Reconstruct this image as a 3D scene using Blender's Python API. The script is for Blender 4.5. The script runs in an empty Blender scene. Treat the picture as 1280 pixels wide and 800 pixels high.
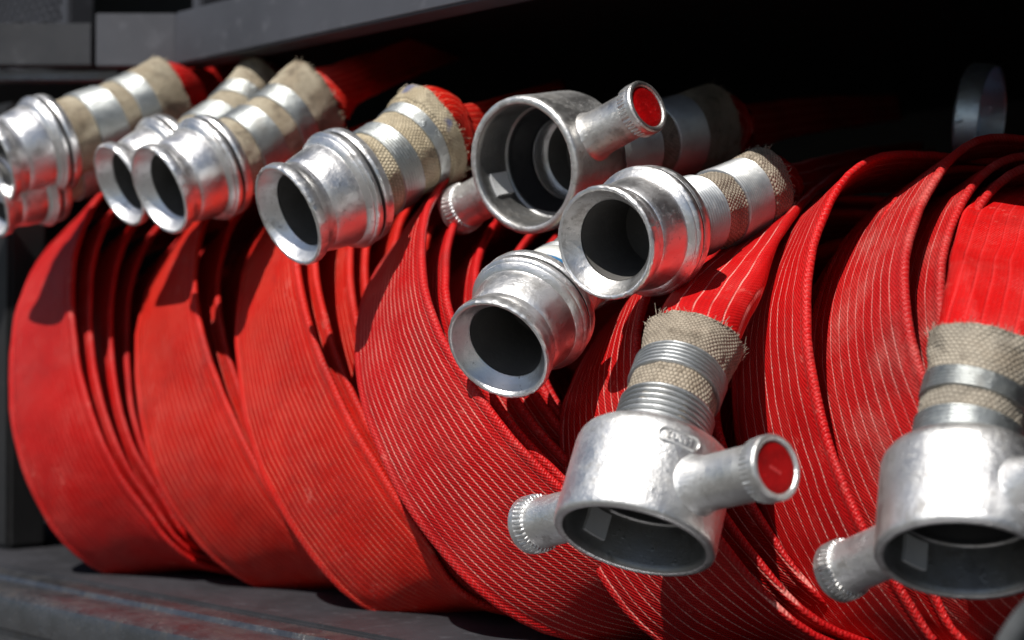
import bpy, bmesh, math, random
from mathutils import Vector, Matrix, noise
PI = math.pi
random.seed(7)
S = bpy.context.scene
COL = S.collection

# ------------------------------------------------------------------ camera frame (origin = camera)
FPX = 2311.0
ANG = math.atan2(640 + 1945.0, FPX)
PIT = math.atan2(37.0, FPX)
_f = Vector((-math.sin(ANG), math.cos(ANG), 0)); RT = Vector((math.cos(ANG), math.sin(ANG), 0)); _u = Vector((0, 0, 1))
FW = _f * math.cos(PIT) + _u * math.sin(PIT)
UP = _u * math.cos(PIT) - _f * math.sin(PIT)
def at(x, y, d):
    "a point seen at photo pixel (x, y), d metres deep"
    return (FW + RT * ((x - 640) / FPX) - UP * ((y - 400) / FPX)) * d
def bend(v, a):
    return v

# ------------------------------------------------------------------ node helpers
def new_mat(name):
    m = bpy.data.materials.new(name); m.use_nodes = True
    nt = m.node_tree; nt.nodes.clear()
    out = nt.nodes.new('ShaderNodeOutputMaterial'); p = nt.nodes.new('ShaderNodeBsdfPrincipled')
    nt.links.new(p.outputs[0], out.inputs[0])
    return m, nt, p
class N:
    def __init__(s, nt): s.nt = nt
    def n(s, t, **k):
        x = s.nt.nodes.new(t)
        for a, b in k.items(): setattr(x, a, b)
        return x
    def set(s, sock, v):
        if hasattr(v, 'is_linked') or hasattr(v, 'links'): s.nt.links.new(v, sock)
        else: sock.default_value = v
    def m(s, op, a, b=None, c=None, clamp=False):
        x = s.n('ShaderNodeMath', operation=op, use_clamp=clamp)
        s.set(x.inputs[0], a)
        if b is not None: s.set(x.inputs[1], b)
        if c is not None: s.set(x.inputs[2], c)
        return x.outputs[0]
    def mix(s, f, a, b):
        x = s.n('ShaderNodeMix', data_type='RGBA')
        s.set(x.inputs[0], f); s.set(x.inputs[6], a); s.set(x.inputs[7], b)
        return x.outputs[2]
    def noise(s, vec, scale, detail=4, rough=.55):
        x = s.n('ShaderNodeTexNoise'); s.set(x.inputs['Vector'], vec)
        x.inputs['Scale'].default_value = scale; x.inputs['Detail'].default_value = detail; x.inputs['Roughness'].default_value = rough
        return x.outputs[0]
    def ramp(s, v, lo, hi, a=0., b=1.):
        x = s.n('ShaderNodeMapRange', interpolation_type='SMOOTHSTEP')
        s.set(x.inputs[0], v); x.inputs[1].default_value = lo; x.inputs[2].default_value = hi
        x.inputs[3].default_value = a; x.inputs[4].default_value = b
        return x.outputs[0]
    def bump(s, h, dist, strength=1., normal=None):
        x = s.n('ShaderNodeBump'); x.inputs['Strength'].default_value = strength; x.inputs['Distance'].default_value = dist
        s.set(x.inputs['Height'], h)
        if normal is not None: s.set(x.inputs['Normal'], normal)
        return x.outputs[0]

def hose_mat(name, base=(.62, .012, .012), line=(.80, .30, .25), spacing=.0058, lw=.16, dust=.15, hw=.05, lamt=1., off=0.):
    m, nt, p = new_mat(name); k = N(nt)
    uv = k.n('ShaderNodeUVMap').outputs[0]
    sp = k.n('ShaderNodeSeparateXYZ'); nt.links.new(uv, sp.inputs[0]); u, v = sp.outputs[0], sp.outputs[1]
    obj = k.n('ShaderNodeTexCoord').outputs['Object']
    # wobble lines a little
    wob = k.m('MULTIPLY', k.m('SUBTRACT', k.noise(uv, 22, 2), .5), .0012)
    vv = k.m('ADD', v, wob)
    s = k.m('FRACT', k.m('DIVIDE', k.m('ADD', vv, 10 + off), spacing))
    d = k.m('ABSOLUTE', k.m('SUBTRACT', s, .5))                     # 0 at the rib crest
    rib = k.ramp(d, lw, lw * .35)
    inb = k.ramp(k.m('ABSOLUTE', v), hw - .0052, hw - .0068)         # lines stay off the edge beads
    dash = k.m('ADD', k.m('MULTIPLY', k.m('SINE', k.m('MULTIPLY', u, 2 * PI / .0027)), .5), .5)
    n_w = k.noise(obj, 38, 4)
    wear = k.ramp(n_w, .30, .62)
    lm = k.m('MULTIPLY', k.m('MULTIPLY', rib, inb), k.m('MULTIPLY', k.m('ADD', k.m('MULTIPLY', dash, .5), .5), k.m('ADD', k.m('MULTIPLY', wear, .85), .15)))
    lm = k.m('MULTIPLY', lm, lamt)
    # weave
    wv = k.m('MULTIPLY', k.m('SINE', k.m('MULTIPLY', u, 2 * PI / .0026)), k.m('SINE', k.m('ADD', k.m('MULTIPLY', v, 2 * PI / .0022), k.m('MULTIPLY', u, 700))))
    diag = k.m('SINE', k.m('ADD', k.m('MULTIPLY', u, 2 * PI / .0042), k.m('MULTIPLY', v, 2 * PI / .006)))
    edge = k.m('SUBTRACT', 1., inb)
    fine = k.noise(obj, 900, 2)
    big = k.noise(obj, 9, 5)
    speck = k.ramp(k.noise(obj, 420, 3, .7), .60, .72)
    c = k.mix(k.ramp(big, .35, .7), (*base, 1), (base[0] * .80, base[1] * .8, base[2] * .9, 1))
    c = k.mix(k.m('MULTIPLY', k.ramp(k.noise(obj, 26, 6, .65), .42, .75), dust), c, (.55, .20, .17, 1))
    c = k.mix(k.m('MULTIPLY', k.ramp(wv, .1, -.9), .5), c, (base[0] * .45, base[1] * .4, base[2] * .4, 1))
    c = k.mix(k.m('MULTIPLY', speck, .10), c, (.72, .26, .22, 1))
    c = k.mix(k.m('MULTIPLY', k.ramp(k.noise(obj, 60, 5, .7), .58, .74), .5), c, (.25, .02, .02, 1))
    stn = k.m('MULTIPLY', k.ramp(k.noise(obj, 11, 8, .72), .50, .68), .45)
    c = k.mix(stn, c, (.20, .012, .012, 1))
    gut = k.m('MULTIPLY', k.m('MULTIPLY', k.ramp(k.m('ABSOLUTE', k.m('SUBTRACT', d, .36)), .14, .02), inb), .22)
    c = k.mix(gut, c, (base[0] * .42, base[1] * .35, base[2] * .35, 1))
    scf = k.m('MULTIPLY', k.ramp(k.noise(obj, 70, 7, .78), .57, .66), k.m('MULTIPLY', k.ramp(k.noise(obj, 13, 3), .45, .6), .40))
    c = k.mix(scf, c, (.66, .17, .14, 1))
    c = k.mix(lm, c, (*line, 1))
    em = k.m('MULTIPLY', edge, k.ramp(diag, .3, .95))
    c = k.mix(k.m('MULTIPLY', em, .07), c, (.78, .28, .26, 1))
    nt.links.new(c, p.inputs['Base Color'])
    h = k.m('ADD', k.m('MULTIPLY', rib, k.m('MULTIPLY', inb, .9)), k.m('MULTIPLY', wv, .42))
    h = k.m('ADD', h, k.m('MULTIPLY', edge, k.m('MULTIPLY', diag, .10)))
    h = k.m('ADD', h, k.m('MULTIPLY', fine, .35))
    b1 = k.bump(h, .00045, 1.)
    b2 = k.bump(k.noise(obj, 14, 3), .006, .55, b1)
    b3 = k.bump(k.noise(obj, 60, 3), .0012, .5, b2)
    nt.links.new(b3, p.inputs['Normal'])
    r = k.m('ADD', .28, k.m('MULTIPLY', k.noise(obj, 30, 4), .22))
    nt.links.new(r, p.inputs['Roughness'])
    p.inputs['Specular IOR Level'].default_value = .16
    return m

def metal_mat(name, base=.72, r0=.22, r1=.42, cast=.3, tint=(1, 1, 1), dirt=.35, brushed=0., nick=.5):
    m, nt, p = new_mat(name); k = N(nt)
    obj = k.n('ShaderNodeTexCoord').outputs['Object']
    p.inputs['Metallic'].default_value = 1.
    oi = k.n('ShaderNodeObjectInfo'); va = k.n('ShaderNodeVectorMath', operation='ADD'); cb = k.n('ShaderNodeCombineXYZ')
    rr = k.m('MULTIPLY', oi.outputs['Random'], 7.)
    for q_ in range(3): nt.links.new(rr, cb.inputs[q_])
    nt.links.new(obj, va.inputs[0]); nt.links.new(cb.outputs[0], va.inputs[1]); obj = va.outputs[0]
    n1 = k.noise(obj, 45, 6, .65); n2 = k.noise(obj, 260, 4, .7); n3 = k.noise(obj, 14, 4)
    c = k.mix(k.ramp(n3, .35, .68), (base * tint[0], base * tint[1], base * tint[2], 1), (base * .80 * tint[0], base * .79 * tint[1], base * .77 * tint[2], 1))
    c = k.mix(k.m('MULTIPLY', k.ramp(n1, .52, .70), dirt), c, (.20, .18, .155, 1))
    c = k.mix(k.m('MULTIPLY', k.ramp(n2, .60, .72), dirt * .8), c, (.13, .12, .11, 1))
    # long scratches
    mp = k.n('ShaderNodeMapping'); nt.links.new(obj, mp.inputs[0]); mp.inputs['Scale'].default_value = (1, 1, 9); mp.inputs['Rotation'].default_value = (.5, .3, .2)
    sc = k.noise(mp.outputs[0], 120, 3, .6)
    scm = k.ramp(sc, .66, .70)
    c = k.mix(k.m('MULTIPLY', scm, .3), c, (.92, .92, .92, 1))
    nt.links.new(c, p.inputs['Base Color'])
    r = k.m('ADD', r0, k.m('MULTIPLY', k.ramp(n1, .3, .7), r1 - r0))
    r = k.m('ADD', r, k.m('MULTIPLY', k.ramp(n2, .5, .7), .12))
    nt.links.new(r, p.inputs['Roughness'])
    # turning marks: rings along local z
    sp = k.n('ShaderNodeSeparateXYZ'); nt.links.new(obj, sp.inputs[0])
    ring = k.noise(sp.outputs[2], 1, 1)
    rn = k.n('ShaderNodeTexNoise', noise_dimensions='1D'); nt.links.new(sp.outputs[2], rn.inputs['W']); rn.inputs['Scale'].default_value = 1400; rn.inputs['Detail'].default_value = 2
    b = k.bump(rn.outputs[0], .0002, brushed) if brushed else None
    b = k.bump(n2, .0006, cast, b)
    b = k.bump(k.ramp(k.noise(obj, 110, 3, .6), .60, .75), .0012, nick, b)
    b = k.bump(k.noise(obj, 22, 2), .003, .18, b)
    nt.links.new(b, p.inputs['Normal'])
    return m

def cloth_mat(name, c0, c1, pitch=.0021, stain=None):
    m, nt, p = new_mat(name); k = N(nt)
    uv = k.n('ShaderNodeUVMap').outputs[0]
    sp = k.n('ShaderNodeSeparateXYZ'); nt.links.new(uv, sp.inputs[0]); u, v = sp.outputs[0], sp.outputs[1]
    obj = k.n('ShaderNodeTexCoord').outputs['Object']
    wu = k.m('ADD', u, k.m('MULTIPLY', k.noise(obj, 120, 3), .0026)); wvv = k.m('ADD', v, k.m('MULTIPLY', k.noise(obj, 110, 3), .0026))
    row = k.m('FLOOR', k.m('DIVIDE', wu, pitch))
    w = k.m('MULTIPLY', k.m('ABSOLUTE', k.m('SINE', k.m('MULTIPLY', wu, PI / pitch))),
            k.m('ABSOLUTE', k.m('SINE', k.m('ADD', k.m('MULTIPLY', wvv, PI / (pitch * 1.25)), k.m('MULTIPLY', row, PI / 2)))))
    c = k.mix(k.ramp(k.noise(obj, 40, 5), .35, .65), (*c0, 1), (*c1, 1))
    c = k.mix(k.m('MULTIPLY', k.ramp(w, .35, .02), .75), c, (c1[0] * .3, c1[1] * .28, c1[2] * .25, 1))
    c = k.mix(k.m('MULTIPLY', k.ramp(k.noise(obj, 75, 5, .7), .50, .70), .65), c, (.10, .08, .06, 1))
    c = k.mix(k.m('MULTIPLY', k.ramp(k.noise(obj, 24, 4, .6), .54, .66), .45), c, (.16, .12, .08, 1))
    if stain:
        c = k.mix(k.m('MULTIPLY', k.ramp(k.noise(obj, 32, 2), .68, .74), .7), c, (*stain, 1))
    nt.links.new(c, p.inputs['Base Color']); p.inputs['Roughness'].default_value = .9
    p.inputs['Specular IOR Level'].default_value = .15
    b = k.bump(w, .0007, 1.)
    b = k.bump(k.noise(obj, 50, 3), .003, .4, b)
    nt.links.new(b, p.inputs['Normal'])
    return m

def plain_mat(name, col, rough=.5, metal=0., bump=.1, scale=120, var=.25, spec=.5):
    m, nt, p = new_mat(name); k = N(nt)
    obj = k.n('ShaderNodeTexCoord').outputs['Object']
    n1 = k.noise(obj, scale, 5, .6); n2 = k.noise(obj, scale * .12, 4)
    c = k.mix(k.ramp(n2, .3, .7), (*col, 1), (col[0] * (1 - var), col[1] * (1 - var), col[2] * (1 - var), 1))
    c = k.mix(k.m('MULTIPLY', k.ramp(n1, .55, .75), var), c, (min(1, col[0] * 1.8 + .02), min(1, col[1] * 1.8 + .02), min(1, col[2] * 1.8 + .02), 1))
    nt.links.new(c, p.inputs['Base Color']); p.inputs['Metallic'].default_value = metal
    nt.links.new(k.m('ADD', rough, k.m('MULTIPLY', k.m('SUBTRACT', n1, .5), .2)), p.inputs['Roughness'])
    p.inputs['Specular IOR Level'].default_value = spec
    nt.links.new(k.bump(n1, .0008, bump), p.inputs['Normal'])
    return m

M = {}
M['metal'] = metal_mat('machined_aluminium', .92, .30, .46, .45, brushed=.2, dirt=.6, tint=(1, 1, 1.01), nick=.16)
M['cast'] = metal_mat('cast_aluminium', .82, .36, .52, .8, brushed=0, dirt=.6, nick=.18)
M['catch'] = plain_mat('pale_catch', (.62, .63, .64), .4, .2)
M['mouth'] = metal_mat('shade_dark_mouth_metal', .34, .38, .5, .2, dirt=.5, nick=.2, brushed=.2)  # metal colour lowered to stand in for the shade inside the mouths
M['wire'] = metal_mat('zinc_wire', .45, .42, .55, .1, tint=(.97, 1, 1.02), dirt=.25, nick=.1)
M['band'] = metal_mat('steel_band', .46, .42, .55, .5, tint=(.95, 1., 1.), dirt=.45, nick=.3)
M['greyring'] = metal_mat('weathered_dark_metal', .95, .36, .5, .3, tint=(.74, .90, 1.12), dirt=.3)
M['canvas'] = cloth_mat('tan_canvas', (.41, .35, .275), (.28, .24, .19))
M['canvas_grey'] = cloth_mat('grey_canvas', (.42, .37, .30), (.29, .26, .215), .0024)
M['canvas_smooth'] = cloth_mat('cream_canvas', (.52, .46, .35), (.37, .31, .225), .0018)
M['canvas_stained'] = cloth_mat('stained_canvas', (.58, .50, .36), (.42, .35, .24), .0021, stain=(.06, .10, .25))
M['rubber'] = plain_mat('black_rubber', (.008, .008, .010), .5, 0, .1)
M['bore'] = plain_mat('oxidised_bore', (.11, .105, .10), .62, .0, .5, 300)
M['cap'] = plain_mat('red_enamel', (.38, .002, .003), .5, 0, .6, 420, .5, .12)
M['capt'] = plain_mat('worn_red_enamel', (.55, .03, .03), .45, 0, .1)
M['black'] = plain_mat('black_paint', (.010, .010, .011), .6, 0, .2)
M['floor'] = plain_mat('scuffed_shelf_coating', (.032, .032, .038), .55, .0, .5, 90, .5)
M['lip'] = metal_mat('worn_grey_metal', .22, .36, .5, .4, tint=(.96, .98, 1.06), dirt=.6, nick=.4)
M['beam'] = plain_mat('grey_painted_steel', (.062, .064, .076), .5, .0, .2, 60, .3)
M['plate'] = plain_mat('dark_grey_plate', (.030, .031, .036), .5, .0, .3, 60, .4)
M['tape_y'] = plain_mat('yellow_tape', (.75, .50, .03), .45)
M['tape_b'] = plain_mat('blue_tape', (.03, .22, .50), .45)
M['tape_w'] = plain_mat('white_tape', (.75, .76, .72), .5)

# ------------------------------------------------------------------ mesh helpers
def link(name, verts, faces, mat, parent=None, uvs=None, smooth=True, loc=None, autos=None):
    me = bpy.data.meshes.new(name); me.from_pydata([tuple(v) for v in verts], [], faces)
    if uvs is not None:
        l = me.uv_layers.new(name='UVMap')
        for pl in me.polygons:
            for li, q in zip(pl.loop_indices, uvs[pl.index]): l.data[li].uv = q
    me.materials.append(mat)
    if smooth: me.polygons.foreach_set('use_smooth', [True] * len(me.polygons))
    me.update()
    o = bpy.data.objects.new(name, me); COL.objects.link(o)
    if parent is not None: o.parent = parent
    return o
def sharp(o, deg=32):
    me = o.data; bm = bmesh.new(); bm.from_mesh(me)
    for e in bm.edges:
        if len(e.link_faces) == 2 and e.calc_face_angle(0) > math.radians(deg): e.smooth = False
    bm.to_mesh(me); bm.free()
def thing(name, loc, label, cat, group=None):
    o = bpy.data.objects.new(name, None); COL.objects.link(o); o.location = loc; o.empty_display_size = .05
    o['label'] = label; o['category'] = cat
    if group: o['group'] = group
    return o

def section(ht_ratio_pts=None):
    pass
def xsec(hw, ht, nf=9, na=5, bead=.10):
    """closed flattened-tube cross-section -> list of (x, y, v).  v = signed distance across, in metres"""
    pts = []
    bk = bead * min(1, max(0, (.009 - ht) / .005)); r = ht * (1 + bk) if hw > ht else ht
    flat = max(hw - r, 0)
    def thick(x):
        dd = flat - abs(x)           # distance from bead centre
        if hw - ht < .008: return r
        k = min(1, max(0, dd / (2.4 * r)))
        groove = .30 * min(ht, HT) * math.exp(-((dd - 1.7 * r) / (.5 * r)) ** 2)
        return r + (ht - r) * (k * k * (3 - 2 * k)) - groove
    xs = [-1, -.97, -.94, -.90, -.86, -.7, -.5, -.25, 0, .25, .5, .7, .86, .90, .94, .97, 1]
    for x in xs: pts.append((x * flat, thick(x * flat), x * flat))
    for i in range(1, na + 1):
        a = PI / 2 - PI * i / (na + 1); pts.append((flat + r * math.cos(a), r * math.sin(a), flat + r * math.cos(a)))
    for x in reversed(xs): pts.append((x * flat, -thick(x * flat), x * flat))
    for i in range(1, na + 1):
        a = -PI / 2 - PI * i / (na + 1); pts.append((-flat + r * math.cos(a), r * math.sin(a), -flat + r * math.cos(a)))
    return pts
def sweep(name, st, mat, parent, origin, bead=.10, cap=True, vs=1.):
    """st: list of (centre, width unit vector, half width, half thickness)"""
    V = []; F = []; U = []; u = 0; ul = []; n = None
    for i, (c, w, hw, ht) in enumerate(st):
        a = st[max(i - 1, 0)][0]; b = st[min(i + 1, len(st) - 1)][0]
        t = (b - a).normalized(); w = (w - t * w.dot(t)).normalized(); nn = t.cross(w).normalized()
        if i: u += (c - st[i - 1][0]).length
        pr = xsec(hw, ht, bead=bead); n = len(pr)
        for x, y, v in pr:
            P_ = c + w * x + nn * y
            P_ = P_ + nn * (.0016 * noise.noise(P_ * 17) + .0008 * noise.noise(P_ * 48)) * (1 if ht < .01 else .4) + w * (.0009 * noise.noise(P_ * 31 + Vector((5, 1, 2))))
            V.append(P_ - origin)
        ul.append((u, [q[2] for q in pr]))
    for i in range(len(st) - 1):
        for j in range(n):
            k = (j + 1) % n
            F.append((i * n + j, i * n + k, (i + 1) * n + k, (i + 1) * n + j))
            U.append(((ul[i][0], ul[i][1][j]), (ul[i][0], ul[i][1][k]), (ul[i + 1][0], ul[i + 1][1][k]), (ul[i + 1][0], ul[i + 1][1][j])))
    if cap:
        F.append(tuple(range(n))[::-1]); U.append([(0, 0)] * n)
        b = (len(st) - 1) * n; F.append(tuple(range(b, b + n))); U.append([(0, 0)] * n)
    return link(name, V, F, mat, parent, U)
def catmull(P, t):
    n = len(P) - 1; i = min(int(t), n - 1); f = t - i
    p0 = P[max(i - 1, 0)]; p1 = P[i]; p2 = P[i + 1]; p3 = P[min(i + 2, n)]
    return .5 * ((2 * p1) + (p2 - p0) * f + (2 * p0 - 5 * p1 + 4 * p2 - p3) * f * f + (3 * p1 - p0 - 3 * p2 + p3) * f ** 3)

# ------------------------------------------------------------------ the rolled part of each hose
HW = .05; HT = .0024; ZS = -.187
RIMS = {
'A': ([-1.478,.287,.264,.5,-.064,-.005,.139], [(73,300),(36,351),(20,409),(15,496),(18,561),(33,612),(58,655),(94,695)], [(120,249),(98,307),(93,380),(102,459),(120,532),(149,597),(189,648),(232,684),(268,713)]),
'B': ([-1.313,.241,.266,.601,-.017,-.006,.099], [(218,314),(181,372),(172,438),(174,510),(183,568),(207,634),(250,692),(305,724)], [(254,278),(243,358),(261,430),(279,488),(305,546),(341,612),(385,670),(430,720)]),
'C': ([-1.151,.235,.283,.632,-.013,-.005,.036], [(327,293),(305,351),(299,416),(303,481),(312,546),(330,605),(363,663),(406,713)], [(377,351),(399,423),(421,481),(460,554),(500,620),(550,690),(600,745)]),
'D': ([-.986,.36,.284,.749,-.032,.016,.054], [(511,296),(469,345),(449,401),(449,450),(458,520),(483,590),(525,660),(574,723),(630,765)], [(560,222),(546,254),(528,282),(528,338),(546,394),(574,457),(616,513),(665,562),(707,611)]),
'E': ([-.805,.327,.231,.631,.018,.005,-.108], [(800,370),(760,420),(715,480),(700,530),(705,570)], [(805,400),(800,480),(899,664),(1018,783)]),
'F': ([-.677,.25,.24,.434,.069,.017,-.347], [(1045,232),(985,300),(940,370),(915,480),(925,580),(950,650),(990,740),(1030,800)], [(1050,235),(1018,290),(1010,370),(1018,450),(1040,560),(1080,650),(1130,740)]),
'G': ([-.617,.379,.261,.502,.073,.008,-.197], [(1190,205),(1090,270),(1040,320),(1020,380),(1015,450),(1030,560),(1060,640),(1080,680)], [(1190,205),(1150,260),(1130,340),(1140,420),(1165,490),(1200,560)]),
}
def ring_fn(key):
    z, L, R = RIMS[key]; x, ru, rv, phi, dy, dz, psi = z
    c = Vector((x, .79 + dy + ru, -.31 + dz + rv * math.cos(phi)))
    a = Vector((math.cos(phi) * math.cos(psi), math.cos(phi) * math.sin(psi), math.sin(phi)))
    u = Vector((0, 0, 1)).cross(a).normalized(); v = a.cross(u)
    def table(o, tr):
        T = []
        for q in tr:
            d = at(q[0], q[1], 1.); s = o.dot(a) / d.dot(a); P = d * s - o
            A, B = P.dot(u) / ru, P.dot(v) / rv
            T.append((math.degrees(math.atan2(B, A)) % 360, min(1.08, max(.92, math.hypot(A, B)))))
        T.sort(); return [(T[0][0] - 40, 1.)] + T + [(T[-1][0] + 50, 1.)]
    tl = table(c, L); tr = table(c + a * .10, R)
    def rho(T, t):
        if t <= T[0][0] or t >= T[-1][0]: return 1.
        for i in range(len(T) - 1):
            if T[i][0] <= t <= T[i + 1][0]:
                P = T; p0 = P[max(i - 1, 0)][1]; p1 = P[i][1]; p2 = P[i + 1][1]; p3 = P[min(i + 2, len(P) - 1)][1]
                f = (t - T[i][0]) / max(T[i + 1][0] - T[i][0], .01)
                f2 = f * f * (3 - 2 * f)
                return p1 + (p2 - p1) * f2
    def pt(T, o, t, off):
        # a few smoothing taps keep hand-traced wobble out of the hose
        r = sum(rho(T, t + d) for d in (-12, -8, -4, 0, 4, 8, 12)) / 7
        th = math.radians(t)
        P = o + u * (math.cos(th) * (ru * r - off)) + v * (math.sin(th) * (rv * r - off))
        return P
    return c, a, tl, tr, pt
def smin(z, floor):          # soft clamp from below
    k = .03; d = z - floor
    if d > k: return z
    if d < -k: return floor + 0.0
    return floor + (d + k) ** 2 / (4 * k)
def make_roll(key, mat, parent, origin, wraps=7, pin=.0125, pb=.0085, sh=.008, sb=-.0035, seed=1, step=3, t0=70, ztop=None):
    rnd = random.Random(seed)
    c, a, tl, tr, pt = ring_fn(key)
    jr = [0] + [rnd.uniform(.6, 1.5) for _ in range(wraps + 1)]; js = [0] + [rnd.uniform(.3, 1.6) for _ in range(wraps + 1)]
    cr = [sum(jr[:i + 1]) for i in range(wraps + 2)]; cs = [sum(js[:i + 1]) for i in range(wraps + 2)]
    st = []
    t = t0
    end = t0 + 360 * wraps - 60
    while t < end:
        k = int((t + 45) // 360); ph = (t + 45) % 360          # wraps change over at the back
        f = 0
        if ph > 285: f = (ph - 285) / 75; f = f * f * (3 - 2 * f)
        R_ = cr[k] + (cr[k + 1] - cr[k]) * f; S_ = cs[k] + (cs[k + 1] - cs[k]) * f
        th = t % 360
        off = R_ * (pb + pin * max(0, math.cos(math.radians(th - 148))) ** 1.2)
        shx = S_ * (sb + sh * max(0, math.cos(math.radians(th - 132))))
        l = pt(tl, c, th if th > 20 else th + 0, off) + a * shx; r = pt(tr, c + a * .10, th, off) + a * shx
        wv = r - l
        floor = ZS + .0035 + R_ * .0052
        l.z = smin(l.z, floor); r.z = smin(r.z, floor)
        if ztop is not None:
            ce = ztop - R_ * .010; l.z = -smin(-l.z, -ce + .012); r.z = -smin(-r.z, -ce)
        w = (r - l); cc = (l + r) / 2
        cc += a * (.0015 * math.sin(t * .021 + seed))
        hw = min(max(w.length / 2, .040), .052)
        st.append((cc, w.normalized(), hw, HT)); t += step
    return sweep('hose_roll', st, mat, parent, origin)

# ------------------------------------------------------------------ lathe (local z = away from the open mouth)
def lathe(name, prof, mat, parent, segs=96, mod=None, jit=0., uvk=None, closed=False, sharpdeg=30, matrix=None):
    V = []; F = []; U = []
    n = len(prof)
    for i, (s, r) in enumerate(prof):
        for j in range(segs):
            a = 2 * PI * j / segs
            rr, ss = (mod(i, s, r, a) if mod else (r, s))
            if jit: rr += jit * noise.noise(Vector((math.cos(a) * 9, math.sin(a) * 9, s * 300 + r * 90))); ss += jit * noise.noise(Vector((math.cos(a) * 11, math.sin(a) * 11, 50 + s * 200)))
            V.append(Vector((rr * math.cos(a), rr * math.sin(a), ss)))
    rng = n if closed else n - 1
    for i in range(rng):
        i2 = (i + 1) % n
        for j in range(segs):
            k = (j + 1) % segs
            F.append((i * segs + j, i * segs + k, i2 * segs + k, i2 * segs + j))
            ra = prof[i][1]; U.append(((prof[i][0], j / segs * 2 * PI * .03), (prof[i][0], (j + 1) / segs * 2 * PI * .03), (prof[i2][0], (j + 1) / segs * 2 * PI * .03), (prof[i2][0], j / segs * 2 * PI * .03)))
    o = link(name, V, F, mat, parent, U)
    sharp(o, sharpdeg)
    if matrix is not None: o.matrix_local = matrix
    return o
def frame(n, xdir=None):
    n = n.normalized()
    x = (xdir if xdir is not None else Vector((0, 0, 1)).cross(n)); x = (x - n * x.dot(n)).normalized(); y = n.cross(x)
    return Matrix((x, y, n)).transposed().to_4x4()
def axis(alpha, tilt):
    "direction from the mouth towards the hose: image angle alpha (deg, up is positive), tilt from the line of sight"
    a = math.radians(alpha); t = math.radians(tilt)
    return (RT * math.cos(a) + UP * math.sin(a)) * math.sin(t) + FW * math.cos(t)

MALE = [(.0, .0352), (-.0006, .0362), (-.0004, .0374), (.0006, .0383), (.0022, .0386), (.0065, .0384), (.0080, .0378), (.0086, .0368), (.0100, .0360), (.0125, .0350), (.0150, .0345), (.0180, .0346),
        (.0188, .0352), (.0230, .0362), (.0290, .0374), (.0350, .0384), (.0400, .0390), (.0415, .0388), (.0420, .0398), (.0432, .0410), (.0445, .0428), (.0452, .0432), (.0462, .0428),
        (.0470, .0440), (.0485, .0450), (.0500, .0452), (.0515, .0448), (.0525, .0436), (.0530, .0424), (.0548, .0420), (.0555, .0436), (.0575, .0444), (.0600, .0442), (.0625, .0436), (.0640, .0420), (.0652, .0385), (.0655, .030), (.0655, .0262)]
MALE_IN = [(.0655, .0262), (.030, .0262), (.0215, .0268), (.0118, .0274), (.0108, .0280), (.0100, .0288), (.0060, .0315), (.0015, .0346), (.0, .0352)]
BORE = [(.0225, .0), (.0225, .0)]
def smoothprof(p, k=1):
    return p
male_cache = {}
def male_coupling(P, n, parent, origin, roll=0., scale=1.):
    m = Matrix.Translation(P - origin) @ frame(n) @ Matrix.Rotation(roll, 4, 'Z') @ Matrix.Scale(scale, 4)
    if not male_cache:
        def nick(i, s, r, a):
            e = 0
            if i in (1, 2, 3, 4, 5): e = .0005 * noise.noise(Vector((math.cos(a) * 18, math.sin(a) * 18, i * .7))) + .0007 * min(0, noise.noise(Vector((math.cos(a) * 30, math.sin(a) * 30, 9))))
            if 22 < i < 31: e = .00025 * noise.noise(Vector((math.cos(a) * 12, math.sin(a) * 12, i * .5)))
            return r + e, s
        o = lathe('coupling', MALE, M['metal'], parent, 128, nick, 0., sharpdeg=26, matrix=m)
        i_ = lathe('throat', MALE_IN[3:], M['metal'], o, 96, sharpdeg=26)
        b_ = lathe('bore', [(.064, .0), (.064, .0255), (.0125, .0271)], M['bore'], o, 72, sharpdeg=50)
        g_ = lathe('collar_seam', [(.0528, .0430), (.0536, .0436), (.0546, .0436), (.0552, .0430)], M['rubber'], o, 96, sharpdeg=60)
        male_cache['o'] = (o, i_, b_, g_)
        return o
    src = male_cache['o']
    o = src[0].copy(); COL.objects.link(o); o.parent = parent; o.matrix_local = m
    for ch in src[1:]:
        c = ch.copy(); COL.objects.link(c); c.parent = o
    return o

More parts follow.
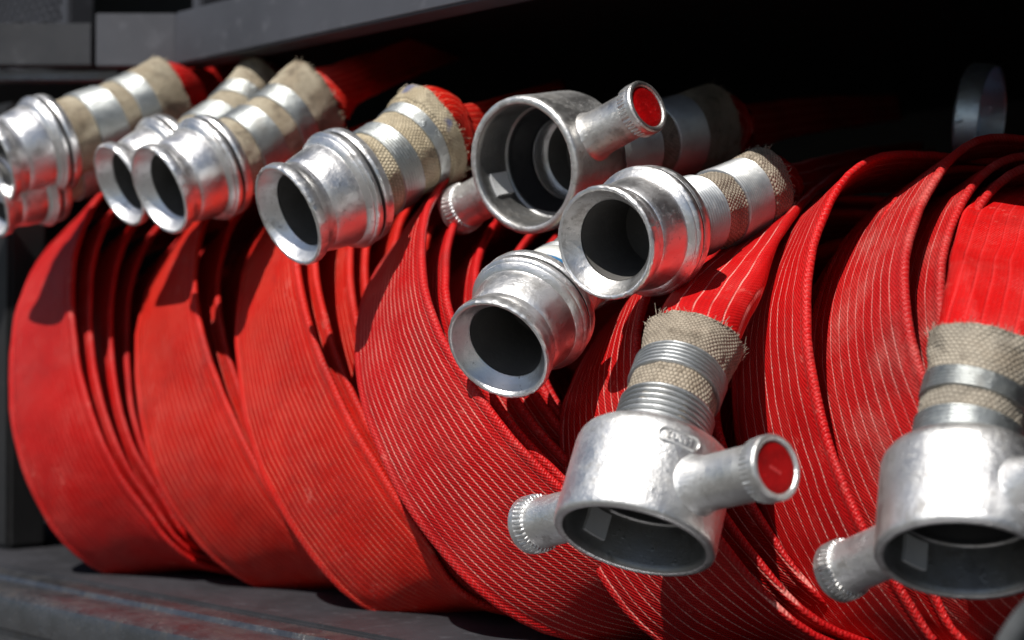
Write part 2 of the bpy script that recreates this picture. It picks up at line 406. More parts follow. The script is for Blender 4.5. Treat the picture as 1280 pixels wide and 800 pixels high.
def handle(o, hdir_sign, ofs, length, knurl_r=.0182, red=True):
    """a twist handle on a female coupling. local x of the coupling = handle axis"""
    Mx = Matrix.Translation(Vector((0, 0, ofs))) @ Matrix.Rotation(PI / 2 * hdir_sign, 4, 'Y')
    prof = [(-.0030, .0196), (-.0014, .0186), (-.0002, .0177), (.0010, .0169), (.0030, .0161), (.0060, .0157), (.0100, .0155), (0, .0155), (1, .0155), (2, .0158)]
    def hug(i, s, r, a):
        if i >= 7: return r, (length - .030, length - .0135, length - .0125)[i - 7]
        base = math.sqrt(max(1e-6, .0468 ** 2 - (r * math.sin(a)) ** 2)); k = [1, 1, .99, .95, .82, .5, .2][i]
        return r, base * k + .0468 * (1 - k) + s
    h = lathe('handle', prof, M['cast'], o, 120, hug, jit=.00015, matrix=Mx, sharpdeg=50)
    teeth = 38
    def tooth(i, s, r, a):
        q = .5 + .5 * math.cos(a * teeth); q = min(1, max(0, (q - .35) * 4))
        if i in (1, 2): return r - .0011 * (1 - q), s
        return r, s
    L = length
    lathe('knurled_ring', [(L - .0125, .0157), (L - .0115, knurl_r * .975), (L - .0080, knurl_r), (L - .0050, knurl_r), (L - .0040, knurl_r * .99), (L - .0012, knurl_r), (L, knurl_r * .965), (L + .0004, knurl_r * .90), (L, knurl_r * .82), (L - .0008, knurl_r * .785), (L - .0030, knurl_r * .775), (L - .0032, .004)], M['cast'], o, 240, tooth, .0001, matrix=Mx, sharpdeg=28)
    R = knurl_r * .775
    c = lathe('handle_cap', [(L - .0030, R), (L - .0014, R), (L - .0010, R * .975), (L - .0008, R * .93), (L - .00078, R * .6), (L - .00076, .0001)], M['cap'], o, 72, matrix=Mx, sharpdeg=30)
    return c, Mx

FEM = [(.0, .0418), (-.0006, .0428), (-.0006, .0448), (.0002, .0462), (.0016, .0470), (.0045, .0472), (.0090, .0470), (.020, .0468), (.035, .0468), (.0480, .0466), (.0530, .0463), (.0565, .0453), (.0592, .0436), (.0612, .0412), (.0625, .0380), (.0632, .0345), (.0636, .0300), (.0637, .0262)]
FEM_IN = [(.0637, .0262), (.0600, .0262), (.0600, .0285), (.0500, .0290), (.0480, .0300)]
FEM_IN2 = [(.0300, .0372), (.0285, .0392), (.0270, .0396), (.0040, .0402), (.0010, .0410), (.0, .0418)]
SEAL = [(.0480, .0300), (.0470, .0290), (.0455, .0288), (.0440, .0294), (.0330, .0352), (.0310, .0358), (.0296, .0362), (.0292, .0372)]
def female_coupling(P, n, h, parent, origin, scale=1., hl=.105):
    m = Matrix.Translation(P - origin) @ frame(n, h) @ Matrix.Scale(scale, 4)
    def nick(i, s, r, a):
        e = .0003 * noise.noise(Vector((math.cos(a) * 14, math.sin(a) * 14, i * .6))) if i < 7 else .0003 * noise.noise(Vector((math.cos(a) * 4, math.sin(a) * 4, s * 40)))
        return r + e, s
    o = lathe('coupling', FEM, M['cast'], parent, 144, nick, 0., sharpdeg=38, matrix=m)
    lathe('inner_barrel', FEM_IN, M['metal'], o, 96, sharpdeg=26)
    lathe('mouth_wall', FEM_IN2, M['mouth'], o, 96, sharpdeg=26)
    lathe('rubber_seal', SEAL, M['rubber'], o, 96, sharpdeg=40)
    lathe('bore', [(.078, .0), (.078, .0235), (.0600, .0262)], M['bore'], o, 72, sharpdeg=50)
    handle(o, 1, .027, hl); handle(o, -1, .027, hl)
    # spring catches just inside the mouth, one at each handle
    for sg in (-1, 1):
        V = []; F = []
        na = 7
        for i in range(na):
            a = (i / (na - 1) - .5) * .42 + (PI if sg < 0 else 0)
            for s, r in ((.0100, .0402), (.0100, .0380), (.0260, .0372), (.0260, .0396)): V.append((r * math.cos(a), r * math.sin(a), s))
        for i in range(na - 1):
            for j in range(4): F.append((i * 4 + j, i * 4 + (j + 1) % 4, (i + 1) * 4 + (j + 1) % 4, (i + 1) * 4 + j))
        F += [(0, 1, 2, 3), tuple((na - 1) * 4 + q for q in (3, 2, 1, 0))]
        link('spring_catch', V, F, M['catch'], o, smooth=False)
    return o

def sleeve(P, n, parent, origin, kind, s0, length, r0=.0262, end=None, r1=None, cmat='canvas', flare=1.10, flatdir=None, flat=.8, seed=0, bands=None, wmat='wire', rag=.0007):
    """canvas sleeve with bindings. axis from P along n; bends so that its end lands on `end`"""
    A = P + n * s0; T = n
    B = end if end is not None else P + n * (s0 + length)
    Lh = (B - A).length
    def cen(f):
        c1 = A + n * (Lh * .4); c2 = B - (B - A).normalized() * (Lh * .25)
        q = 1 - f
        return A * q ** 3 + c1 * 3 * q * q * f + c2 * 3 * q * f * f + B * f ** 3
    def dirn(f):
        return (cen(min(1, f + .01)) - cen(max(0, f - .01))).normalized()
    r1 = r1 or r0 * flare
    fd = flatdir or RT
    def rad(f):        # (width radius, thickness radius)
        g = max(0, (f - .45) / .55); g = g * g * (3 - 2 * g)
        r = r0 + (r1 - r0) * g
        # waisted where the bindings squeeze it
        for b0, b1 in (bands or []):
            if b0 - .03 < f < b1 + .03: r = min(r, r0 * (1.0 if b0 < f < b1 else 1.03))
        return r * (1 + (1 - flat) * .55 * g), r * (1 - (1 - flat) * g)
    segs = 88
    def tube(name, fs, extra, mat, jit=0., inner=True, endrag=False, par=parent):
        V = []; F = []; U = []
        rows = list(zip(fs, extra))
        if inner:
            rows = rows + [(rows[-1][0], rows[-1][1] - .0022)] + [(rows[-1][0] - .04, rows[-1][1] - .0028)]
        for i, (f, e) in enumerate(rows):
            c = cen(f); t = dirn(f); w = (fd - t * fd.dot(t)).normalized(); nn = t.cross(w)
            a1, b1 = rad(f)
            for j in range(segs):
                a = 2 * PI * j / segs
                bmp = jit * noise.noise(Vector((math.cos(a) * 3 + seed, math.sin(a) * 3, f * 6))) + jit * .5 * noise.noise(Vector((math.cos(a) * 9 + seed, math.sin(a) * 9, f * 16)))
                sh = 0
                if endrag and i >= len(fs) - 1 and i <= len(fs): sh = rag * (noise.noise(Vector((math.cos(a) * 20 + seed, math.sin(a) * 20, 3))) + 1.2 * noise.noise(Vector((math.cos(a) * 3.2 + seed, math.sin(a) * 3.2, 8))) * 1.5)
                V.append(c + w * (a1 + e + bmp) * math.cos(a) + nn * (b1 + e + bmp) * math.sin(a) + t * sh - origin)
        for i in range(len(rows) - 1):
            for j in range(segs):
                k = (j + 1) % segs
                F.append((i * segs + j, i * segs + k, (i + 1) * segs + k, (i + 1) * segs + j))
                u0, u1 = rows[i][0] * Lh, rows[i + 1][0] * Lh; v0, v1 = j / segs * 2 * PI * r0, (j + 1) / segs * 2 * PI * r0
                U.append(((u0, v0), (u0, v1), (u1, v1), (u1, v0)))
        o = link(name, V, F, mat, par, U); sharp(o, 60); return o
    def fray():
        rn = random.Random(seed * 7 + 3); V = []; F = []
        c = cen(1.); t = dirn(1.); w = (fd - t * fd.dot(t)).normalized(); nn = t.cross(w); a1, b1 = rad(1.)
        for q in range(95):
            a = rn.uniform(0, 2 * PI); ln = rn.uniform(.0012, .0042) * (1.6 if rn.random() < .12 else 1); rr = rn.uniform(-.0010, .0012)
            rdir = (w * math.cos(a) + nn * math.sin(a)).normalized(); tdir = (-w * math.sin(a) + nn * math.cos(a))
            p0 = c + w * (a1 + .001 + rr) * math.cos(a) + nn * (b1 + .001 + rr) * math.sin(a) - t * .002
            d0 = (t + rdir * rn.uniform(-.1, .6) + tdir * rn.uniform(-.7, .7)).normalized(); d1 = (d0 + rdir * rn.uniform(-.6, .8) + tdir * rn.uniform(-.8, .8)).normalized()
            P3 = [p0, p0 + d0 * ln * .6, p0 + d0 * ln * .6 + d1 * ln * .6]; th = rn.uniform(.00022, .0004); s_ = len(V)
            for i_, p in enumerate(P3):
                for j_ in range(3):
                    an = 2 * PI * j_ / 3; V.append(p + (rdir * math.cos(an) + tdir * math.sin(an)) * th * (1 - .25 * i_) - origin)
            for i_ in range(2):
                for j_ in range(3): F.append((s_ + i_ * 3 + j_, s_ + i_ * 3 + (j_ + 1) % 3, s_ + i_ * 3 + 3 + (j_ + 1) % 3, s_ + i_ * 3 + 3 + j_))
        link('frayed_edge', V, F, M[cmat], parent, [[(0, 0)] * 4] * len(F))
    fray()
    nf = 46
    fs = [i / nf for i in range(nf + 1)]
    cv = tube('canvas_sleeve', fs, [.0010] * len(fs), M[cmat], .0011, True, True)
    for b0, b1 in (bands or []):
        if kind == 'wire':
            turns = max(3, int((b1 - b0) * Lh / .0024)); ff = []; ee = []
            for q in range(turns):
                for z in (0, .12, .3, .5, .7, .88):
                    ff.append(b0 + (b1 - b0) * (q + z) / turns); ee.append(.0002 + .0029 * math.sin(PI * z) ** .55)
            ff.append(b1); ee.append(.0012)
            tube('wire_binding', [b0] + ff, [.0000] + ee, M[wmat], .00025, False)
        else:
            nr = max(6, int((b1 - b0) * Lh / .0019)); ff = [b0, b0]; ee = [.0004, .0014]
            for q in range(nr):
                for z in (.1, .35, .65, .9): ff.append(b0 + (b1 - b0) * (q + z) / nr); ee.append(.0019 + .0009 * math.sin(PI * z))
            ff += [b1, b1]; ee += [.0014, .0004]
            tube('clamp_band', ff, ee, M['band'], .0004, False)
    return B, dirn(1.), rad(1.), cen, dirn

def tail(start, sdir, wdir, rads, stations, mat, parent, origin, lead=.03):
    """hose leaving the sleeve: round inside, flat further on. stations: ((lx,ly,ld),(rx,ry,rd))"""
    C = [start - sdir * .016, start]; Wd = [wdir, wdir]; rr_ = min(rads) * .9; Hw = [rr_, rads[0] * .92]; Ht = [rr_ * .97, rads[1] * .82]
    nS = len(stations)
    for i, (l, r) in enumerate(stations):
        a = at(*l); b = at(*r); C.append((a + b) / 2); Wd.append((b - a).normalized())
        g = min(1, (i + 1) / 2.2)
        tr = (b - a).length / 2
        Hw.append(max(tr, .012) if tr > 0 else .05); Ht.append(max(HT * 1.2, rads[1] * .93 * (1 - g)))
    st = []; nn = (len(C) - 1) * 12
    for i in range(nn + 1):
        t = i / 12
        k = min(int(t), len(C) - 2); f = t - k; g = f * f * (3 - 2 * f)
        st.append((catmull(C, t), (Wd[k] * (1 - f) + Wd[k + 1] * f).normalized(), Hw[k] + (Hw[k + 1] - Hw[k]) * g, Ht[k] + (Ht[k + 1] - Ht[k]) * g))
    return sweep('hose_tail', st, mat, parent, origin)

# ------------------------------------------------------------------ hose materials
HM = {
'A': hose_mat('red_hose_smooth', (.50, .007, .006), (.70, .12, .09), .0055, .14, .12, lamt=.22),
'B': hose_mat('red_hose_orange', (.54, .012, .006), (.74, .16, .10), .0052, .16, .12, lamt=.42),
'C': hose_mat('red_hose_orange_ribbed', (.58, .012, .006), (.78, .20, .12), .0048, .16, .08, lamt=.5),
'D': hose_mat('red_hose_close_ribbed', (.52, .007, .008), (.88, .42, .34), .0052, .14, .08, lamt=.66),
'E': hose_mat('red_hose_ribbed', (.50, .006, .007), (.86, .40, .34), .0078, .10, .08, lamt=.8),
'F': hose_mat('red_hose_wide_ribbed', (.55, .007, .008), (.92, .52, .45), .0095, .07, .08, lamt=.72, off=.002),
'G': hose_mat('red_hose_dusty', (.50, .014, .014), (.84, .40, .35), .0088, .08, .42, lamt=.6),
'H': hose_mat('red_hose_bright', (.60, .006, .006), (.70, .05, .05), .0085, .12, .10, lamt=.5),
}
G_H = 'rolled fire hoses standing in a row on the shelf'
def origin_of(key):
    c, a, *_ = ring_fn(key); return Vector((c.x, c.y, ZS))
def male(key, P, alpha, tilt, slen, end, bands, kind, cmat, r0, parent, origin, stations, flat=.8, roll=0., flare=1.1, tmat=None, scale=1., wdir=None, seed=0, fd=None):
    n = axis(alpha, tilt)
    male_coupling(P, n, parent, origin, roll, scale)
    fd = fd or UP
    B, d, rd, cen, dr = sleeve(P, n, parent, origin, kind, .060 * scale, slen, r0 * scale, end, cmat=cmat, flat=flat, flare=flare, bands=bands, seed=seed, flatdir=fd)
    if stations: tail(B, d, fd, rd, stations, tmat or HM[key], parent, origin)
    return n, cen, dr

# A : two couplings at the far left
o = thing('fire_hose', origin_of('A'), 'leftmost rolled red hose, its two blurred silver couplings running out of the picture', 'fire hose', G_H); OA = o.location.copy()
make_roll('A', HM['A'], o, OA, 7, seed=3, sh=.002)
male('A', at(-10, 202, 1.50), 24, 55, .12, at(212, 126, 1.61), [(.18, .38), (.50, .68)], 'band', 'canvas_smooth', .034, o, OA, [((246, 84, 1.66), (258, 132, 1.65)), ((330, 58, 1.80), (335, 100, 1.78)), ((430, 40, 2.1), (434, 75, 2.1))], flare=1.08, scale=.93, seed=4, roll=1.)
male('A', at(-18, 247, 1.52), 27, 55, .10, None, [(.18, .38), (.50, .68)], 'band', 'canvas_smooth', .030, o, OA, None, seed=5, roll=2., scale=.905)
# B
o = thing('fire_hose', origin_of('B'), 'second rolled red hose from the left, under a close pair of polished couplings', 'fire hose', G_H); OB = o.location.copy()
make_roll('B', HM['B'], o, OB, 7, seed=5, sh=.002)
male('B', at(198, 238, 1.40), 29, 55, .14, at(394, 130, 1.495), [(.16, .36), (.50, .68)], 'band', 'canvas_smooth', .0325, o, OB, [((422, 78, 1.51), (447, 130, 1.51)), ((480, 58, 1.60), (500, 104, 1.60)), ((570, 25, 1.8), (585, 70, 1.8))], flare=1.12, scale=.93, seed=9, roll=.4)
male('B', at(148, 232, 1.46), 29, 57, .12, at(330, 118, 1.58), [(.20, .40), (.55, .70)], 'band', 'canvas_smooth', .030, o, OB, None, seed=11, roll=2.6, scale=.90)
# C
o = thing('fire_hose', origin_of('C'), 'third rolled hose from the left, orange-red, with a polished coupling in a torn cream sleeve', 'fire hose', G_H); OC = o.location.copy()
make_roll('C', HM['C'], o, OC, 7, seed=8, sh=.002)
male('C', at(359, 270, 1.27), 29, 57, .11, at(540, 168, 1.35), [(.20, .40), (.60, .76)], 'band', 'canvas_stained', .0315, o, OC, [((562, 134, 1.375), (596, 198, 1.375)), ((612, 124, 1.42), (648, 180, 1.42)), ((700, 100, 1.6), (720, 140, 1.6))], flare=1.18, seed=13, roll=1.4, flat=.85, scale=.965)
# D
o = thing('fire_hose', origin_of('D'), 'rolled hose with fine close pale ribs in mid picture, fourth from the left', 'fire hose', G_H); OD = o.location.copy()
make_roll('D', HM['D'], o, OD, 6, seed=12, sh=.0015, pin=.006, pb=.016, sb=-.005)
n6, cen6, dr6 = male('D', at(622, 438, 1.14), 48, 42, .09, at(765, 320, 1.29), [(.05, .30), (.5, .7)], 'wire', 'canvas', .027, o, OD, [((795, 290, 1.34), (815, 320, 1.34)), ((850, 240, 1.5), (880, 270, 1.5))], seed=17, roll=.9, scale=.915)
for mt, f0, f1 in (('tape_y', .02, .045), ('tape_b', .06, .12), ('tape_w', .13, .22)):
    V = []; F = []
    for i, (f, e) in enumerate(((f0, .0255), (f0, .0282), (f1, .0282), (f1, .0255))):
        c = cen6(f); t = dr6(f); w = (UP - t * UP.dot(t)).normalized(); nn = t.cross(w)
        for j in range(64): a = 2 * PI * j / 64; V.append(c + (w * math.cos(a) + nn * math.sin(a)) * e - OD)
    for i in range(3):
        for j in range(64): k = (j + 1) % 64; F.append((i * 64 + j, i * 64 + k, (i + 1) * 64 + k, (i + 1) * 64 + j))
    link('marking_tape', V, F, M[mt], o)
# E : carries the polished coupling in the middle of the picture
o = thing('fire_hose', origin_of('E'), 'rolled ribbed hose fifth from the left, mostly hidden behind the big two-handled coupling', 'fire hose', G_H); OE = o.location.copy()
make_roll('E', HM['E'], o, OE, 4, seed=14, sh=.001, pin=.02, pb=.012, sb=-.004, ztop=.12)
male('E', at(756, 304, 1.10), 18, 39, .115, at(955, 242, 1.24), [(.03, .33), (.50, .78)], 'wire', 'canvas', .0262, o, OE, [((985, 208, 1.31), (995, 252, 1.30)), ((1060, 190, 1.48), (1068, 225, 1.47)), ((1150, 180, 1.75), (1156, 205, 1.75))], seed=21, roll=.2, flare=1.16, scale=.90)
# the female coupling at the top centre belongs to a hose lying further back
P = at(653, 207, 1.25); n = axis(15, 41.5)
hd = (RT * .902 + UP * .431); hd = hd * math.cos(math.radians(41)) - FW * math.sin(math.radians(41))
o = thing('fire_hose', at(960, 150, 1.55), 'topmost hose end, its two-handled cast coupling showing a bright red cap above the rest', 'fire hose'); OT = o.location.copy()
female_coupling(P, n, hd, o, OT, 1., .095)
B, d, rd, cen, dr = sleeve(P, n, o, OT, 'wire', .0635, .10, .0262, at(893, 160, 1.41), cmat='canvas_grey', flare=1.12, bands=[(.08, .34), (.46, .70)], seed=23, flatdir=UP)
tail(B, d, UP, rd, [((930, 132, 1.47), (938, 184, 1.46)), ((1010, 122, 1.62), (1016, 165, 1.61)), ((1120, 118, 1.85), (1126, 150, 1.85))], HM['E'], o, OT)
# F
o = thing('fire_hose', origin_of('F'), 'rolled hose with widely spaced pale ribs, joined to the cast coupling with both handles showing', 'fire hose', G_H); OF = o.location.copy()
make_roll('F', HM['F'], o, OF, 3, seed=18, sh=.002, pin=.034, pb=.014, sb=-.004, ztop=.125)
P = at(792, 676, 1.015); n = axis(73, 62)
hd = (RT * .88 + UP * .49).normalized(); hd = hd * math.cos(math.radians(42)) - FW * math.sin(math.radians(42))
cp = female_coupling(P, n, hd, o, OF, .97)
B, d, rd, cen, dr = sleeve(P, n, o, OF, 'wire', .060, .09, .0250, at(868, 424, 1.095), cmat='canvas', flare=1.06, bands=[(.01, .24), (.39, .58)], seed=27, flatdir=RT, flat=.84)
tail(B, d, RT, rd, [((842, 385, 1.13), (944, 365, 1.14)), ((908, 322, 1.19), (978, 288, 1.19)), ((975, 272, 1.28), (1012, 245, 1.255)), ((1040, 228, 1.42), (1060, 215, 1.38)), ((1140, 200, 1.65), (1160, 192, 1.62))], HM['F'], o, OF)
# G + the coupling at the right edge
o = thing('fire_hose', origin_of('G'), 'broad dusty rolled hose at the right, with a cast coupling cut by the picture edge', 'fire hose', G_H); OG = o.location.copy()
make_roll('G', HM['G'], o, OG, 3, seed=22, sh=.014, pin=.005, sb=0., ztop=.138)
P = at(1204, 701, .925); n = axis(79, 57)
hd = RT * .80 + UP * .60
q = -hd.dot(n) / (-FW.dot(n)); hd = (hd - FW * q).normalized() if abs(q) < 3 else hd
cp2 = female_coupling(P, n, hd, o, OG, .94)
B, d, rd, cen, dr = sleeve(P, n, o, OG, 'band', .0600, .10, .0262, at(1237, 435, .985), cmat='canvas_grey', flare=1.10, bands=[(.02, .22), (.38, .56)], seed=31, flatdir=RT, flat=.82)
tail(B, d, RT, rd, [((1182, 372, 1.01), (1330, 372, 1.01)), ((1190, 318, 1.05), (1345, 318, 1.04)), ((1215, 258, 1.12), (1370, 255, 1.11)), ((1290, 225, 1.30), (1420, 220, 1.30)), ((1380, 200, 1.5), (1480, 195, 1.5))], HM['H'], o, OG)

# raised maker's cartouche on the big coupling's shoulder
def cartouche(cp, ang, s):
    V = []; F = []; r = .0474
    def pt(u, v, h): a = ang + u / r; return ((r + h) * math.cos(a), (r + h) * math.sin(a), s + v)
    n = 40
    ring = []
    for i in range(n):
        a = 2 * PI * i / n; cx = .0085 if math.cos(a) > 0 else -.0085
        for rr, h in ((.0048, -.001), (.0044, .0006), (.0036, .0006), (.0032, -.001)): V.append(pt(cx + rr * math.cos(a), rr * math.sin(a), h))
    for i in range(n):
        for j in range(3): F.append((i * 4 + j, ((i + 1) % n) * 4 + j, ((i + 1) % n) * 4 + j + 1, i * 4 + j + 1))
    link('cast_mark', V, F, M['cast'], cp)
    t = bpy.data.curves.new('lettering', 'FONT'); t.body = 'SUVH'; t.size = .0062; t.extrude = .0005; t.align_x = 'CENTER'; t.align_y = 'CENTER'
    to = bpy.data.objects.new('lettering', t); COL.objects.link(to)
    dg = bpy.context.evaluated_depsgraph_get(); me = bpy.data.meshes.new_from_object(to.evaluated_get(dg)); bpy.data.objects.remove(to)
    for v in me.vertices: x, y, z = v.co; v.co = pt(x, y, z)
    me.materials.append(M['cast']); mo = bpy.data.objects.new('cast_lettering', me); COL.objects.link(mo); mo.parent = cp
cartouche(cp, -.42, .0475)
caps = [c for c in cp.children if c.name.startswith('handle_cap')]
for c in caps[:1]:
    V = []; F = []
    for q in range(9):
        x = -.0040 + q * .0010; hh = .0011 if q not in (2, 6) else .0006
        for (dx, dy, dz) in ((-.0003, -hh, 0), (.0003, -hh, 0), (.0003, hh, 0), (-.0003, hh, 0), (-.0003, -hh, .00012), (.0003, -hh, .00012), (.0003, hh, .00012), (-.0003, hh, .00012)):
            V.append((.0015 + dy, x + dx, .105 - .00077 + dz))
        b = q * 8; F += [(b + 4, b + 5, b + 6, b + 7), (b, b + 1, b + 5, b + 4), (b + 1, b + 2, b + 6, b + 5), (b + 2, b + 3, b + 7, b + 6), (b + 3, b, b + 4, b + 7)]
    e = link('cap_embossing', V, F, M['capt'], cp, smooth=False); e.matrix_local = c.matrix_local.copy()

# ------------------------------------------------------------------ coupling at the back right
o = thing('hose_coupling', at(1238, 150, 1.42), 'dark shaded metal ring coupling behind the hoses at the upper right', 'coupling'); OC2 = o.location.copy()
n = axis(172, 62); mm = frame(n) @ Matrix.Scale(1.12, 4)
lathe('outer_ring', [(.0, .036), (-.001, .0365), (-.001, .0375), (.001, .038), (.014, .0385), (.016, .037), (.017, .030), (.018, .0)], M['greyring'], o, 96, matrix=mm)
lathe('inner_barrel', [(.0165, .0), (.016, .034), (.0, .036)], M['greyring'], o, 96, matrix=mm)

# ------------------------------------------------------------------ the locker the hoses stand in
def box(name, x0, x1, y0, y1, z0, z1, mat, parent, org, bev=.002):
    bm = bmesh.new(); bmesh.ops.create_cube(bm, size=1)
    for v in bm.verts: v.co = Vector((x0 + (v.co.x + .5) * (x1 - x0), y0 + (v.co.y + .5) * (y1 - y0), z0 + (v.co.z + .5) * (z1 - z0))) - org
    if bev: bmesh.ops.bevel(bm, geom=bm.edges[:], offset=bev, segments=2, affect='EDGES')
    me = bpy.data.meshes.new(name); bm.to_mesh(me); bm.free(); me.materials.append(mat)
    ob = bpy.data.objects.new(name, me); COL.objects.link(ob); ob.parent = parent; return ob
LK = thing('equipment_locker', (-.8, .8, ZS), 'dark open locker bay with grey beam above and worn metal shelf below', 'locker'); OL = LK.location.copy()
X0, X1 = -2.6, .55
box('shelf_floor', X0, X1, .743, 1.80, ZS - .012, ZS, M['floor'], LK, OL)
# front edge: an extruded profile with a step, a bright nose and a face
prof = [(.7695, ZS - .014), (.7695, ZS - .003), (.752, ZS - .004), (.750, ZS - .0075), (.728, ZS - .0085), (.726, ZS - .005), (.708, ZS - .0055), (.702, ZS - .0085), (.700, ZS - .014), (.701, ZS - .032), (.706, ZS - .035), (.706, ZS - .060), (.700, ZS - .064), (.700, ZS - .085), (.7695, ZS - .085)]
V = []; F = []
xs = [X0 + (X1 - X0) * i / 24 for i in range(25)]
for i, x in enumerate(xs):
    for (y, z) in prof: V.append(Vector((x, y - .027 + .0006 * noise.noise(Vector((x * 5, y * 9, 1))), z + .0005 * noise.noise(Vector((x * 6, y * 7, 5))))) - OL)
n_ = len(prof)
for i in range(24):
    for j in range(n_): F.append((i * n_ + j, i * n_ + (j + 1) % n_, (i + 1) * n_ + (j + 1) % n_, (i + 1) * n_ + j))
F += [tuple(range(n_)), tuple(range(24 * n_, 25 * n_))[::-1]]
sl = link('shelf_edge', V, F, M['lip'], LK); sharp(sl, 40)
YB, ZB = .856, .2485
box('top_beam', -1.402, X1, YB, YB + .03, ZB, ZB + .047, M['beam'], LK, OL, .002)
def slab(name, a, b, th, z0, z1, mat):
    a = Vector((a[0], a[1], 0)); b = Vector((b[0], b[1], 0)); d = (b - a).normalized(); nrm = Vector((-d.y, d.x, 0)) * th
    bm = bmesh.new(); vs = [bm.verts.new(Vector((p.x, p.y, z)) - OL) for z in (z0, z1) for p in (a, b, b + nrm, a + nrm)]
    for f in ((3, 2, 1, 0), (4, 5, 6, 7), (0, 1, 5, 4), (1, 2, 6, 5), (2, 3, 7, 6), (3, 0, 4, 7)): bm.faces.new([vs[q] for q in f])
    bmesh.ops.recalc_face_normals(bm, faces=bm.faces[:]); bmesh.ops.bevel(bm, geom=bm.edges[:], offset=.0007, segments=2, affect='EDGES')
    me = bpy.data.meshes.new(name); bm.to_mesh(me); bm.free(); me.materials.append(mat)
    ob = bpy.data.objects.new(name, me); COL.objects.link(ob); ob.parent = LK; return ob
c0 = Vector((-1.4025, YB + .002, 0)); dl = -RT
p1 = c0 + dl * .070; p2 = c0 + dl * .074; p3 = c0 + dl * .42
slab('corner_plate', (p1.x, p1.y), (c0.x, c0.y), .02, ZB + .0003, ZB + .0466, M['beam'])
slab('corner_plate', (p3.x, p3.y), (p2.x, p2.y), .02, ZB + .001, ZB + .038, M['plate'])
q0 = c0 + dl * .055 + FW * .02; q1 = c0 + dl * .42 + FW * .02
slab('ledge_strip', (q1.x, q1.y), (q0.x, q0.y), .02, ZB - .009, ZB - .001, M['lip'])
box('ceiling_panel', X0, X1, YB + .031, 1.80, ZB + .030, ZB + .040, M['black'], LK, OL)
box('back_panel', X0, X1, 1.801, 1.82, -.30, .62, M['black'], LK, OL)
box('side_panel', X0 - .02, X0 - .001, .82, 1.82, -.30, .62, M['black'], LK, OL)
box('side_panel', X1 + .001, X1 + .02, .80, 1.82, -.30, .62, M['black'], LK, OL)
box('upright_post', -1.80, -1.60, .80, .84, ZS + .001, ZB - .016, M['black'], LK, OL, .004)
box('rear_post', -1.655, -1.58, 1.12, 1.15, ZS + .001, ZB + .028, M['black'], LK, OL, .004)
box('upper_back_panel', X0, X1, 1.30, 1.31, ZB + .042, .62, M['black'], LK, OL)
box('upper_top_panel', X0, X1, .80, 1.80, .622, .640, M['black'], LK, OL)
def mesh_panel(x0, x1, y, z0, z1):
    V = []; F = []; st = .016; w = .0016
    def bar(a, b):
        d = Vector((b[0] - a[0], 0, b[1] - a[1])); p = Vector((-d.z, 0, d.x)).normalized() * w; q = Vector((0, w, 0)); s = len(V)
        for c in (a, b):
            c = Vector((c[0], y, c[1])) - OL
            V.extend([c - p - q, c + p - q, c + p + q, c - p + q])
        for j in range(4): F.append((s + j, s + (j + 1) % 4, s + 4 + (j + 1) % 4, s + 4 + j))
    hgt = z1 - z0; x = x0 - hgt
    while x < x1:
        for sx in (1, -1):
            a = [x, z0] if sx > 0 else [x + hgt, z0]; b = [x + hgt, z1] if sx > 0 else [x, z1]
            pts = []
            for P_, Q_ in ((a, b), (b, a)):
                px = min(max(P_[0], x0), x1)
                tt = (px - P_[0]) / (Q_[0] - P_[0]); pts.append((px, P_[1] + (Q_[1] - P_[1]) * tt))
            if abs(pts[0][0] - pts[1][0]) > .002 and z0 - .001 <= pts[0][1] <= z1 + .001 and z0 - .001 <= pts[1][1] <= z1 + .001: bar(*pts)
        x += st
    link('mesh_panel', V, F, M['beam'], LK, smooth=False)
mesh_panel(-2.25, -1.72, .93, ZB + .05, .44)
mesh_panel(-1.66, -1.45, 1.10, ZS + .002, -.02)
for x in (-2.26, -1.71, -1.46): box('mesh_frame_bar', x - .008, x + .008, .915, .945, ZB + .050, .60, M['beam'], LK, OL)

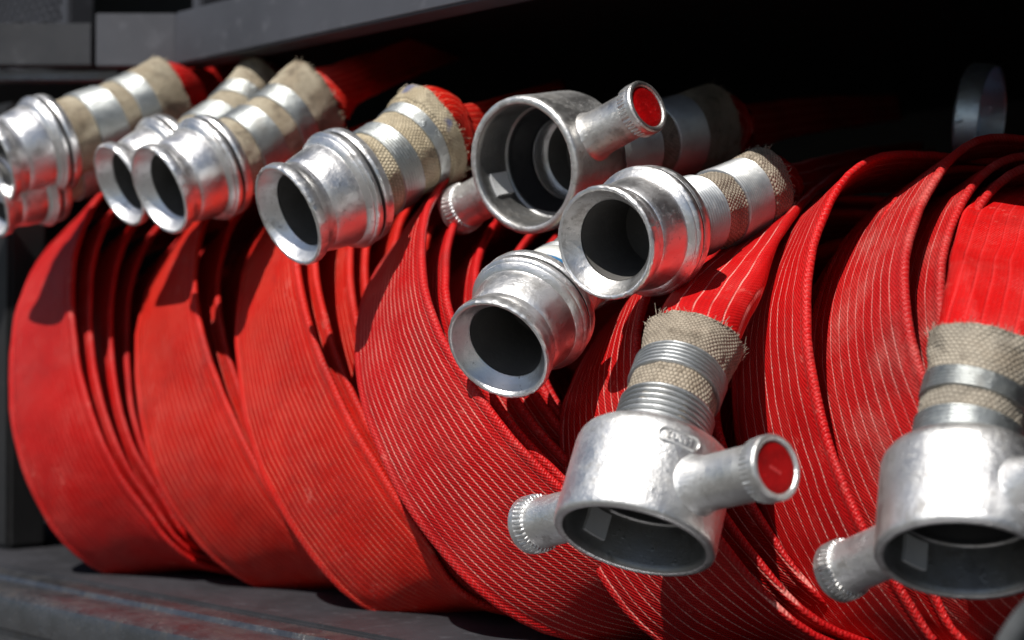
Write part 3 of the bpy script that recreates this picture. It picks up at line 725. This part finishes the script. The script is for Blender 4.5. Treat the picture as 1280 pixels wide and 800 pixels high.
g = link('bounce_ground', [(-30, -30, -1.4), (30, -30, -1.4), (30, 30, -1.4), (-30, 30, -1.4)], [(0, 1, 2, 3)], plain_mat('bounce_concrete', (.09, .088, .085), .9, 0, .2, 8), smooth=False)  # unseen ground plane, added to bounce sunlight and give the metal reflections
g['kind'] = 'structure'
o = thing('webbing_strap', at(1262, 775, .80), 'blurred grey strap end slanting across the bottom right corner of the picture', 'strap'); OS = o.location.copy()
a_ = at(1258, 812, .80); b_ = at(1304, 752, .80)
V = []; F = []
for i in range(9):
    f = i / 8; c = a_.lerp(b_, f) + FW * .004 * math.sin(f * 3); w = (RT * .75 - UP * .6).normalized() * .006
    for q in (-1, 1):
        for h_ in (-.001, .001): V.append(c + w * q + FW * h_ - OS)
for i in range(8):
    b = i * 4
    for (p, q) in ((0, 1), (1, 3), (3, 2), (2, 0)): F.append((b + p, b + q, b + 4 + q, b + 4 + p))
F += [(0, 1, 3, 2), (32, 34, 35, 33)]
link('strap_band', V, F, plain_mat('grey_webbing', (.05, .055, .06), .8, 0, .5, 400), o)
# ------------------------------------------------------------------ light
W = bpy.data.worlds.new('World'); S.world = W; W.use_nodes = True
nt = W.node_tree; nt.nodes.clear()
out = nt.nodes.new('ShaderNodeOutputWorld'); bg = nt.nodes.new('ShaderNodeBackground'); sky = nt.nodes.new('ShaderNodeTexSky')
sky.sky_type = 'NISHITA'; sky.sun_disc = False
EL = math.radians(57); AZ = math.radians(167)     # direction towards the sun: x = sin, y = cos
to_sun = Vector((math.sin(AZ) * math.cos(EL), math.cos(AZ) * math.cos(EL), math.sin(EL)))
sky.sun_elevation = EL; sky.sun_rotation = AZ
nt.links.new(sky.outputs[0], bg.inputs[0]); bg.inputs[1].default_value = .05
nt.links.new(bg.outputs[0], out.inputs[0])
sun = bpy.data.lights.new('sun', 'SUN'); sun.energy = 5.0; sun.angle = math.radians(.5); sun.color = (1, .96, .90)
so = bpy.data.objects.new('sun', sun); COL.objects.link(so); so.rotation_euler = (-to_sun).to_track_quat('-Z', 'Y').to_euler()

# ------------------------------------------------------------------ camera
cam = bpy.data.cameras.new('camera'); co = bpy.data.objects.new('camera', cam); COL.objects.link(co)
cam.sensor_width = 36; cam.lens = FPX * 36 / 1280; cam.clip_start = .05; cam.clip_end = 50
co.matrix_world = Matrix((RT, UP, -FW)).transposed().to_4x4()
cam.dof.use_dof = True; cam.dof.focus_distance = 1.14; cam.dof.aperture_fstop = 5.6
S.camera = co
S.render.engine = 'CYCLES'; S.render.resolution_x = 1024; S.render.resolution_y = 640
vs = S.view_settings; vs.view_transform = 'Standard'; vs.look = 'None'; vs.exposure = .2; vs.gamma = 1
